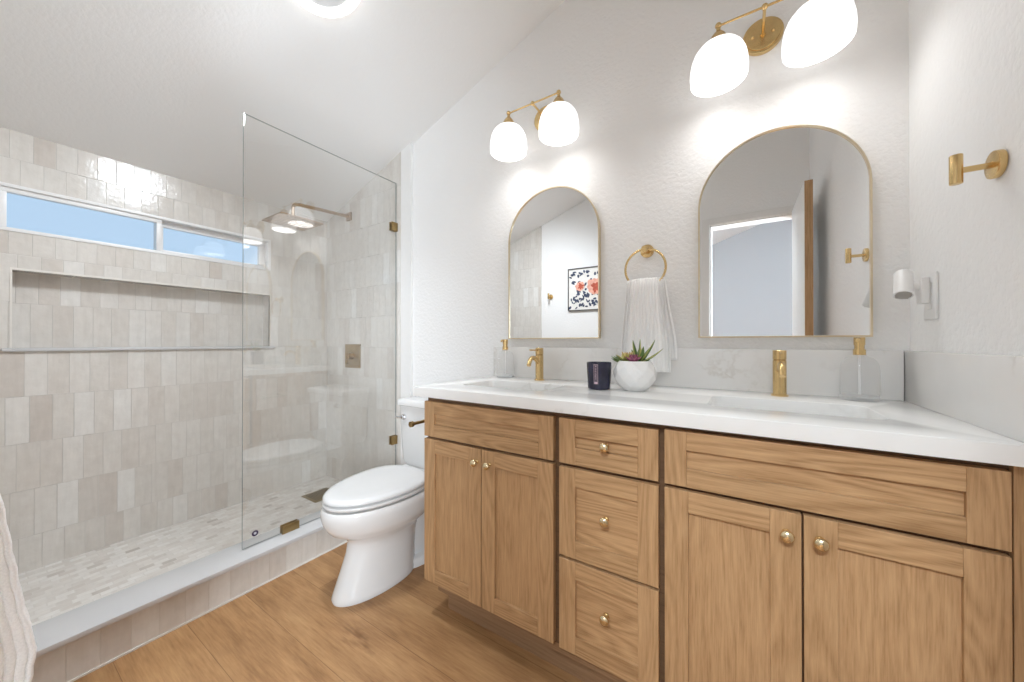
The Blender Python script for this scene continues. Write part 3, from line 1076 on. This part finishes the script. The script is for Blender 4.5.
# purple rosette
for rg, (n, el, ln, w) in enumerate(((5, 75, .016, .006), (7, 48, .022, .008), (8, 22, .026, .009))):
    for i in range(n):
        a = 2 * PI * (i + .5 * rg) / n
        e = math.radians(el)
        leaf((.004, -.034, .104 + .002 * (2 - rg)), (math.cos(a) * math.cos(e), math.sin(a) * math.cos(e), math.sin(e)), ln * 1.35, w * 1.5, .004, .25, M['leaf_purple'], pp, 'rosette_leaf')
# yellow green rosette and trailing dark leaves on the left
for rg, (n, el, ln, w) in enumerate(((4, 78, .024, .007), (7, 50, .030, .009), (8, 22, .034, .010))):
    for i in range(n):
        a = 2 * PI * (i + .5 * rg) / n
        e = math.radians(el)
        leaf((-.026, -.002, .103), (math.cos(a) * math.cos(e), math.sin(a) * math.cos(e), math.sin(e)), ln * 1.4, w * 1.5, .005, .2, M['leaf_yellow'], pp, 'rosette_leaf')
for a, el, ln in ((185, 12, .040), (200, 22, .042), (165, 25, .040), (215, 8, .034), (150, 12, .036), (178, 40, .034)):
    a, e = math.radians(a), math.radians(el)
    leaf((-.040, -.008, .101), (math.cos(a) * math.cos(e), math.sin(a) * math.cos(e), math.sin(e)), ln * 1.15, .014, .006, .1, M['leaf_dark'], pp)

# ------------------------------------------------------------------ mirrors


def arch(w, z0, z1, n=40):
    r = w / 2
    p = [(-r, z0), (r, z0)]
    for i in range(n + 1):
        t = PI * i / n
        p.append((r * math.cos(t), z1 - r + r * math.sin(t)))
    return p


def mirror(x, label):
    r = thing('arched_mirror', label, 'mirror', (x, 0, 0), 0, 'arched wall mirrors')
    W_, z0, z1, ft, dp = .479, 1.092, 1.815, .0055, .022
    o_, i_ = arch(W_, z0, z1), arch(W_ - 2 * ft, z0 + ft, z1 - ft)
    k = B()
    vo = [[k.bm.verts.new((p[0], y, p[1])) for p in o_] for y in (-.001, -dp)]
    vi = [[k.bm.verts.new((p[0], y, p[1])) for p in i_] for y in (-.001, -dp)]
    n = len(o_)
    for i in range(n):
        j = (i + 1) % n
        for q in ((vo[0][i], vo[0][j], vo[1][j], vo[1][i]), (vi[0][i], vi[0][j], vi[1][j], vi[1][i]),
                  (vo[1][i], vo[1][j], vi[1][j], vi[1][i]), (vo[0][i], vo[0][j], vi[0][j], vi[0][i])):
            k.bm.faces.new(q)
    k.build('frame', M['brass_mirror'], r)
    B().prism(arch(W_ - 2 * ft, z0 + ft, z1 - ft), 'y', -.017, -.003).build('mirror_glass', M['mirror'], r, smooth=False)
    return r


mirror(-.760, 'arched brass framed mirror over the left sink, nearer the shower')
mirror(.106, 'arched brass framed mirror over the right sink, nearer the corner')

# ------------------------------------------------------------------ wall lights


def sconce(x, label):
    r = thing('wall_sconce', label, 'wall light', (x, 0, 2.158), 0, 'brass two shade wall lights')
    k = B()
    k.cyl((0, -.001, 0), (0, -.018, 0), .060, 44)
    k.cyl((0, -.018, 0), (0, -.023, 0), .052, 44)
    k.bevel_all(.002, 2, 60)
    for s_ in (-1, 1):
        k.ball((s_ * .03, -.023, 0), .0055, 14, 8)
    k.build('backplate', M['brass'], r)
    k = B()
    k.cyl((0, -.02, 0), (0, -.138, .002), .0048, 16)
    k.cyl((0, -.02, 0), (0, -.032, .0), .009, 20)
    k.ball((0, -.140, .002), .0095, 18, 12)
    k.build('arm', M['brass'], r)
    k = B()
    k.cyl((-.13, -.14, .002), (.13, -.14, .002), .0036, 16)
    k.build('crossbar', M['brass'], r)
    for s_ in (-1, 1):
        c = (s_ * .13, -.14, 0)
        k = B()
        k.ball((c[0], c[1], .003), .010, 20, 12)
        k.lathe([(.006, -.004), (.0075, -.018), (.013, -.022), (.021, -.032), (.029, -.048), (.034, -.060), (.034, -.066), (.030, -.067)], c, 32, cap0=True, cap1=True)
        cup = k.build('shade_holder', M['brass'], r)
        prof = [(.030, -.062), (.045, -.066), (.060, -.076), (.0725, -.092), (.0805, -.112), (.0850, -.135), (.0865, -.158), (.0855, -.178), (.0845, -.185)]
        k = B()

        def rib(t, rr, z):
            return rr * (1 + .010 * math.cos(44 * t) * min(1, max(0, (-z - .064) / .02)))
        k.lathe(prof, c, 176, mod=rib)
        k.lathe([(rr - .0035, z - .0005) for rr, z in prof], c, 88, 1)
        k.build('glass_shade', [M['shade'], M['shade_in']], r)
        k = B()
        k.lathe([(.0125, -.055), (.0125, -.070), (.020, -.085), (.0275, -.100), (.030, -.114), (.0275, -.128), (.019, -.139), (.008, -.1435), (.001, -.1445)], c, 28, cap0=True, cap1=True)
        k.build('light_bulb', M['bulb'], cup)
        sp_ = lamp('sconce_lamp', 'SPOT', (x + c[0], c[1], 2.158 - .150), BULB_POWER, (.98, 1, 1.02), .03, (-.12, 0, 0))
        sp_.data.spot_size = math.radians(150)
        sp_.data.spot_blend = 1.0
    return r


sconce(-.790, 'brass wall light with two ribbed white glass shades above left mirror')
sconce(.070, 'brass wall light with two ribbed white glass shades above right mirror')

# ceiling light
cl = thing('ceiling_light', 'round flush ceiling light with a bright white rim and grey centre', 'ceiling light', (LX, LY, ceil_z(LX)))
cl.rotation_euler = (0, -CEIL_A, 0)
B().lathe([(.147, 0), (.147, -.014), (.143, -.020), (.113, -.024), (.108, -.020), (.108, -.004)], seg=64).build('light_rim', M['led'], cl)
B().lathe([(.109, -.018), (.08, -.021), (.001, -.022)], seg=64).build('centre_cover', M['lightcore'], cl)
B().cyl((0, 0, 0), (0, 0, -.017), .146, 64).build('housing', M['white_plastic'], cl)

# ------------------------------------------------------------------ towel ring and hand towel
tr = thing('towel_ring', 'round brass towel ring on the wall between the two mirrors', 'towel ring', (-.322, 0, 1.452))
k = B()
k.cyl((0, -.001, 0), (0, -.012, 0), .0265, 36)
k.cyl((0, -.012, 0), (0, -.044, 0), .009, 24)
k.cyl((0, -.038, 0), (0, -.056, 0), .0135, 24)
k.bevel_all(.001, 2, 60)
k.build('wall_mount', M['brass'], tr)
B().tube([(.078 * math.sin(2 * PI * i / 56), -.047, -.078 + .078 * math.cos(2 * PI * i / 56)) for i in range(56)], .0045, 12, closed=True).build('ring', M['brass'], tr)


def sheet(name, fn, ns, nt_, thick, mat):
    k = B()
    g = [[k.bm.verts.new(Vector(fn(i / ns, j / nt_))) for j in range(nt_ + 1)] for i in range(ns + 1)]
    for i in range(ns):
        for j in range(nt_):
            k.bm.faces.new((g[i][j], g[i][j + 1], g[i + 1][j + 1], g[i + 1][j]))
    o = k.build(name, mat, ang=180)
    md = o.modifiers.new('thickness', 'SOLIDIFY')
    md.thickness = thick
    md.offset = 0
    return o


def smooth01(t):
    t = max(0, min(1, t))
    return t * t * (3 - 2 * t)


ZTOP, ZFR, ZBK = 1.333, .958, 1.010


def hand_towel(s, t):
    # s: front hem -> over the ring -> back hem; t: across
    a, bq = .44, .56
    if s < a:
        z = ZFR + (ZTOP - .03 - ZFR) * (s / a)
        y = -.0585 - .017 * 0
        ph = 0
    elif s > bq:
        q = (s - bq) / (1 - bq)
        z = ZTOP - .03 - (ZTOP - .03 - ZBK) * q
        y = -.0355 + .008 * q
        ph = 1
    else:
        q = (s - a) / (bq - a)
        z = ZTOP - .03 + .030 * math.sin(PI * q)
        y = -.0585 + .023 * q
        ph = q
    drop = smooth01((ZTOP - z) / .30)
    half = .070 + .024 * drop
    xc = -.322 + (.002 * drop) + ph * (.008 + .012 * drop)
    x = xc + (t - .5) * 2 * half
    gather = 1 - .8 * drop
    y -= (1 if s < .5 else -.4) * (.0035 * gather * math.sin(t * 11 + 1) + .002 * math.sin(t * 6 + z * 4))
    edge = min(t, 1 - t, (z - ZFR) / .2 if s < .5 else 1)
    y -= (.0014 * math.cos(2 * PI * t * 14)) * (1 if s < .5 else -1)
    if s < .5 and edge < .11:
        y -= .0015 * math.cos(2 * PI * edge * 40)
    z += .006 * (t - .5) * (1 - 2 * ph) - .004 * abs(t - .5)
    return (x, min(y, -.024), z)


tag(sheet('hand_towel', hand_towel, 70, 120, .0035, M['terry']), 'white ribbed hand towel hanging through the brass ring behind the succulents', 'towel')

# ------------------------------------------------------------------ hooks and the wall device
hk = thing('robe_hook', 'brass robe hook with a cylinder end high on the right wall', 'hook', (XR, -.445, 1.424), 0, 'brass robe hooks')
k = B()
k.cyl((-.001, 0, 0), (-.012, 0, 0), .0265, 40)
k.bevel_all(.0015, 2, 60)
k.build('wall_mount', M['brass'], hk)
B().cyl((-.012, 0, 0), (-.058, 0, 0), .0058, 20).build('stem', M['brass'], hk)
k = B().cyl((-.058, 0, -.0265), (-.058, 0, .0325), .0095, 28)
k.bevel_all(.0012, 2, 60)
k.build('peg', M['brass'], hk)
h2 = copy_tree(hk)
h2.location = (-1.665, YF, 1.550)
h2.rotation_euler = (0, 0, -PI / 2)
tag(h2, 'brass robe hook on the white wall seen in the left arched mirror', 'hook', 'brass robe hooks')

ol = thing('wall_outlet', 'white outlet plate on the right wall above the side splash', 'outlet', (XR, -.150, 1.196))
B().box(-.006, -.0005, -.037, .037, -.060, .062, .002).build('cover_plate', M['white_plastic'], ol)
B().box(-.009, -.005, -.017, .017, -.034, .036, .0015).build('socket_face', M['white_plastic'], ol)
df = thing('plug_in_light', 'small white cylindrical device with a grille below, plugged into the right wall outlet', 'plug-in device', (XR, -.150, 1.230))
B().box(-.026, -.0095, -.019, .019, -.052, .018, .004).build('plug_block', M['white_plastic'], df)
B().cone((-.024, 0, -.002), (-.046, 0, 0), .013, .010, 24).build('neck', M['white_plastic'], df)
tilt = Matrix.Translation((-.054, 0, .002)) @ Matrix.Rotation(math.radians(-34), 4, Vector((.965, -.26, 0)))
k = B().lathe([(.004, .044), (.0150, .0435), (.0180, .040), (.0190, .0), (.0190, -.036), (.0165, -.0375), (.0160, -.033)], (0, 0, 0), 36, cap0=True)
k.bm.transform(tilt)
k.build('cylinder_shell', M['white_plastic'], df)
k = B().cyl((0, 0, -.036), (0, 0, -.030), .0162, 28)
for i in range(-3, 4):
    k.box(-.0125, .0125, i * .004 - .0009, i * .004 + .0009, -.0380, -.036)
k.bm.transform(tilt)
k.build('grille', M['grey_plastic'], df, smooth=False)

# ------------------------------------------------------------------ toilet
TX = -1.396
tl = thing('toilet', 'white two piece elongated toilet with closed lid beside the vanity', 'toilet', (TX, -.020, 0))


def egg(z, yf, yb, hw, ym, n=56, p=1.0, q=1.0):
    r = []
    for i in range(n):
        t = 2 * PI * i / n
        c, s_ = math.cos(t), math.sin(t)
        x = hw * math.copysign(abs(s_) ** q, s_)
        if c >= 0:
            y = ym + (yf - ym) * abs(c) ** p
        else:
            y = ym + (yb - ym) * abs(c) ** .8
        r.append((x, y, z))
    return r


k = B()
k.loft([egg(0, -.692, -.30, .110, -.46), egg(.012, -.696, -.30, .114, -.46), egg(.03, -.689, -.30, .110, -.46), egg(.10, -.660, -.30, .104, -.45),
        egg(.17, -.632, -.29, .100, -.44), egg(.215, -.622, -.28, .104, -.44), egg(.240, -.630, -.27, .122, -.44), egg(.262, -.664, -.25, .145, -.43),
        egg(.285, -.700, -.23, .165, -.43), egg(.315, -.722, -.21, .177, -.43), egg(.350, -.733, -.20, .183, -.43), egg(.380, -.733, -.20, .183, -.43),
        egg(.391, -.727, -.20, .177, -.43)], mi=0)
# trapway and rear foot
k.loft([egg(0, -.42, -.10, .110, -.25), egg(.035, -.42, -.10, .110, -.25), egg(.045, -.42, -.105, .10, -.25)])
k.loft([egg(.04, -.40, -.12, .075, -.25), egg(.14, -.40, -.10, .070, -.25), egg(.24, -.40, -.10, .085, -.25), egg(.33, -.40, -.05, .14, -.25), egg(.385, -.40, -.03, .165, -.22),
        egg(.400, -.40, -.03, .165, -.22)])
for s_ in (-1, 1):
    k.ball((s_ * .095, -.20, .045), .014, 14, 8, (1, 1, .8))
k.build('bowl', M['porcelain'], tl, ang=60)
k = B()
k.loft([egg(.386, -.70, -.285, .150, -.43), egg(.398, -.70, -.285, .150, -.43), egg(.3985, -.722, -.275, .174, -.43), egg(.401, -.726, -.27, .178, -.43), egg(.410, -.726, -.27, .178, -.43), egg(.413, -.722, -.275, .174, -.43)])
k.build('seat', M['seat'], tl, ang=60)
k = B()
k.loft([egg(.4135, -.70, -.275, .150, -.43), egg(.4195, -.70, -.27, .150, -.43), egg(.420, -.720, -.262, .173, -.43), egg(.4225, -.725, -.258, .178, -.43), egg(.431, -.725, -.256, .178, -.43), egg(.438, -.718, -.262, .171, -.43),
        egg(.4415, -.698, -.275, .154, -.43), egg(.443, -.66, -.30, .124, -.43)])
lid = k.build('lid', M['seat'], tl, ang=60)
for s_ in (-1, 1):
    B().cyl((s_ * .075 - .02, -.252, .421), (s_ * .075 + .02, -.252, .421), .012, 18).build('lid_hinge', M['seat'], lid)
k = B()


def tank_ring(z, hw, y0, y1):
    return [(x, y, z) for x, y in rrect(-hw, hw, y0, y1, .03, 6)]


k.loft([tank_ring(.400, .170, -.185, -.012), tank_ring(.43, .190, -.196, -.010), tank_ring(.60, .200, -.202, -.008), tank_ring(.728, .204, -.206, -.006)])
k.build('tank', M['porcelain'], tl, ang=50)
k = B()
k.loft([tank_ring(.729, .208, -.212, -.003), tank_ring(.732, .214, -.217, -.002), tank_ring(.752, .214, -.217, -.002), tank_ring(.760, .208, -.212, -.004), tank_ring(.763, .19, -.196, -.012)])
k.build('tank_lid', M['porcelain'], tl, ang=50)
k = B()
k.cyl((-.150, -.203, .668), (-.150, -.214, .668), .0155, 24)
k.cyl((-.150, -.214, .668), (-.150, -.226, .668), .008, 18)
k.tube([(-.150, -.222, .668), (-.175, -.226, .667), (-.200, -.228, .665)], [.0075, .007, .0055], 12)
k.build('flush_lever', M['chrome'], tl)

ph = thing('toilet_paper_holder', 'brass toilet paper rod on the end of the vanity by the toilet', 'toilet paper holder', (VX0 + .002, -.37, .725))
k = B().cyl((-.001, 0, 0), (-.010, 0, 0), .022, 32)
k.cyl((-.010, 0, 0), (-.130, 0, 0), .0075, 18)
k.build('wall_post', M['bronze'], ph)
k = B().cyl((-.130, .012, 0), (-.130, -.125, 0), .0072, 18)
k.cyl((-.130, -.121, 0), (-.130, -.133, 0), .0125, 24)
k.build('roll_rod', M['bronze'], ph)

# ------------------------------------------------------------------ shower
GX, GY0, GY1, GZ0, GZ1 = -1.865, -.860, YT - .004, .153, 2.100
gp = B().box(GX - .004, GX + .004, GY0, GY1, GZ0, GZ1, mi=0)
bmesh.ops.recalc_face_normals(gp.bm, faces=gp.bm.faces[:])
for f in gp.bm.faces:
    f.material_index = 0 if abs(f.normal.x) > .5 else 1
gpo = thing('shower_screen', 'clear fixed glass panel standing on the shower curb', 'glass panel', (0, 0, 0))
gsh = gp.build('glass_sheet', [M['glass'], M['glass_edge']], gpo, smooth=False)
for z in (1.815, .452):
    k = B()
    k.box(GX + .0055, GX + .014, YT - .046, YT - .002, z - .027, z + .027, .0015)
    k.box(GX - .014, GX - .0055, YT - .046, YT - .002, z - .027, z + .027, .0015)
    k.box(GX - .014, GX + .014, YT - .0045, YT - .0005, z - .027, z + .027)
    k.cyl((GX + .014, YT - .03, z), (GX + .0165, YT - .03, z), .006, 16)
    k.build('wall_clamp', M['bronze'], gpo)
k = B()
k.box(GX + .0055, GX + .014, -.700, -.622, .1505, .188, .0015)
k.box(GX - .014, GX - .0055, -.700, -.622, .1505, .188, .0015)
k.box(GX - .014, GX + .014, -.700, -.622, .1503, .1525)
k.cyl((GX + .014, -.661, .170), (GX + .0165, -.661, .170), .006, 16)
k.build('curb_clamp', M['bronze'], gpo)
k = B().cyl((GX + .0052, -.812, .206), (GX + .0058, -.812, .206), .013, 28, 0)
k.cyl((GX + .0058, -.812, .206), (GX + .0062, -.812, .206), .0055, 18, 1)
k.build('sticker', [M['sticker'], M['sticker_white']], gsh, smooth=False)

SX = -2.372
sh = thing('rain_shower', 'square rain shower head on a long bent arm inside the shower', 'shower head', (SX, YT, 1.982))
B().box(-.028, .028, -.012, -.0005, -.028, .028, .002).build('flange', M['bronze_pink'], sh)
pts = [(0, -.010, 0), (0, -.18, -.012), (0, -.352, -.026)]
for i in range(7):
    t = PI / 2 * i / 6
    pts.append((0, -.352 - .035 * math.sin(t), -.061 + .035 * math.cos(t)))
pts.append((0, -.387, -.130))
B().tube(pts, .0105, 16).build('arm', M['bronze_pink'], sh)
k = B()
k.box(-.125, .125, -.387 - .125, -.387 + .125, -.152, -.143, .002)
k.cyl((0, -.387, -.143), (0, -.387, -.122), .018, 20)
for i in range(-4, 5):
    k.box(-.11, .11, -.387 + i * .025 - .0035, -.387 + i * .025 + .0035, -.1545, -.1518)
k.build('head', M['bronze_pink'], sh)
sv = thing('shower_valve', 'square brass shower control plate on the tiled wall', 'shower control', (-2.326, YT, .978))
B().box(-.087, .087, -.010, -.0005, -.084, .084, .002).build('plate', M['bronze'], sv)
k = B().cyl((0, -.010, 0), (0, -.045, 0), .023, 28)
k.box(-.009, .009, -.060, -.045, -.055, .012, .002)
k.build('handle', M['bronze'], sv)
dr = thing('shower_drain', 'square brass drain grate set in the mosaic shower floor', 'drain', (-2.352, -.235, ZSF))
k = B().box(-.085, .085, -.085, .085, .0002, .004, .001)
k.build('grate', M['drain'], dr)
k = B()
for i in range(-5, 6):
    k.box(-.07, .07, i * .0125 - .002, i * .0125 + .002, .004, .0044)
k.build('slots', M['rubber'], dr, smooth=False)

# ------------------------------------------------------------------ picture on the door wall (seen in the left mirror)
PX0, PX1, PZ0, PZ1 = -1.465, -.990, 1.392, 1.815
pc = thing('framed_picture', 'dark framed floral print reflected in the left arched mirror', 'picture', ((PX0 + PX1) / 2, YF, (PZ0 + PZ1) / 2))
hw, hh = (PX1 - PX0) / 2, (PZ1 - PZ0) / 2
k = B()
ft = .007
k.box(-hw, hw, .001, .024, hh - ft, hh, .001)
k.box(-hw, hw, .001, .024, -hh, -hh + ft, .001)
k.box(-hw, -hw + ft, .001, .024, -hh + ft, hh - ft, .001)
k.box(hw - ft, hw, .001, .024, -hh + ft, hh - ft, .001)
k.build('frame', M['frame_dark'], pc)
k = B().box(-hw + ft, hw - ft, .001, .012, -hh + ft, hh - ft)
rnd = random.Random(12)
lvl = [0]


def blot(cx, cz, pts, mi):
    lvl[0] += 1
    y = .0122 + .00004 * lvl[0]
    k.bm.faces.new([k.bm.verts.new((cx + px, y, cz + pz)) for px, pz in pts]).material_index = mi


def petal(cx, cz, ang, ln, w, mi):
    c, s_ = math.cos(ang), math.sin(ang)
    out = []
    for i in range(12):
        t = 2 * PI * i / 12
        u, v = ln * (.5 + .5 * math.cos(t)), w * math.sin(t) * (1 - .25 * math.cos(t))
        out.append((u * c - v * s_, u * s_ + v * c))
    blot(cx, cz, out, mi)


fl = [(.045, .015, .095), (-.105, .03, .055), (.14, -.11, .06), (.12, .15, .045)]
for i in range(150):
    x, z_ = rnd.uniform(-hw + .03, hw - .03), rnd.uniform(-hh + .03, hh - .03)
    if any((x - a) ** 2 + (z_ - c) ** 2 < (q * .9) ** 2 for a, c, q in fl):
        continue
    petal(x, z_, rnd.uniform(0, 6.28), rnd.uniform(.025, .046), rnd.uniform(.006, .012), 3)
for a, c, q in fl:
    for i in range(9):
        petal(a, c, 2 * PI * i / 9 + .3, q * rnd.uniform(.8, 1.05), q * .40, 2)
    for i in range(7):
        petal(a + q * .08, c, 2 * PI * i / 7 + rnd.uniform(0, .6), q * rnd.uniform(.45, .7), q * .17, 1)
k.build('print', [M['paper'], M['flower_red'], M['flower_pink'], M['flower_navy']], pc, smooth=False, normals=False)

# ------------------------------------------------------------------ bath towel at the left edge, over a peg on the door wall
pg = thing('towel_peg', 'brass towel peg holding the bath towel beside the doorway', 'towel rail', (-.85, YF, 1.22))
k = B().cyl((0, .001, 0), (0, .012, 0), .026, 32)
k.cyl((0, .012, 0), (0, .270, 0), .007, 18)
k.ball((0, .270, 0), .010, 16, 10)
k.build('peg_rod', M['brass'], pg)
EDGE = [(1.24, -1.545), (.95, -1.526), (.859, -1.5125), (.787, -1.504), (.72, -1.496), (.649, -1.4845), (.608, -1.487), (.58, -1.496), (.50, -1.51)]


def edge_y(z):
    for (z0, y0), (z1, y1) in zip(EDGE[:-1], EDGE[1:]):
        if z1 <= z <= z0:
            return y0 + (y1 - y0) * (z0 - z) / (z0 - z1)
    return EDGE[0][1] if z > EDGE[0][0] else EDGE[-1][1]


def bath_towel(s, t):
    if s < .46:
        z, side = .56 + (1.225 - .56) * (s / .46), 1
        x = .013 + .004 * math.sin(z * 6)
    elif s > .54:
        q = (s - .54) / .46
        z, side = 1.225 - (1.225 - .60) * q, -1
        x = -.013
    else:
        q = (s - .46) / .08
        z, side = 1.225 + .012 * math.sin(PI * q), math.cos(PI * q)
        x = .013 * math.cos(PI * q)
    drop = smooth01((1.24 - z) / .5)
    y1 = edge_y(z)
    y0 = -1.765
    y = y0 + (y1 - y0) * t
    y += .0008 * math.sin(z * 150) * smooth01((t - .9) / .1)
    x += side * drop * (1 - .85 * smooth01((t - .55) / .4)) * (.010 * math.sin(t * 19 + z * 1.5) + .004 * math.sin(t * 41 - z * 3))
    x += side * .0032 * math.cos(2 * PI * (t * 30))
    x += side * .002 * math.cos(2 * PI * z * 30) * smooth01((.66 - z) / .05)
    return (-.85 + x, y, z)


tag(sheet('bath_towel', bath_towel, 120, 170, .005, M['terry']), 'white ribbed bath towel hanging at the left edge in front of the shower', 'towel')
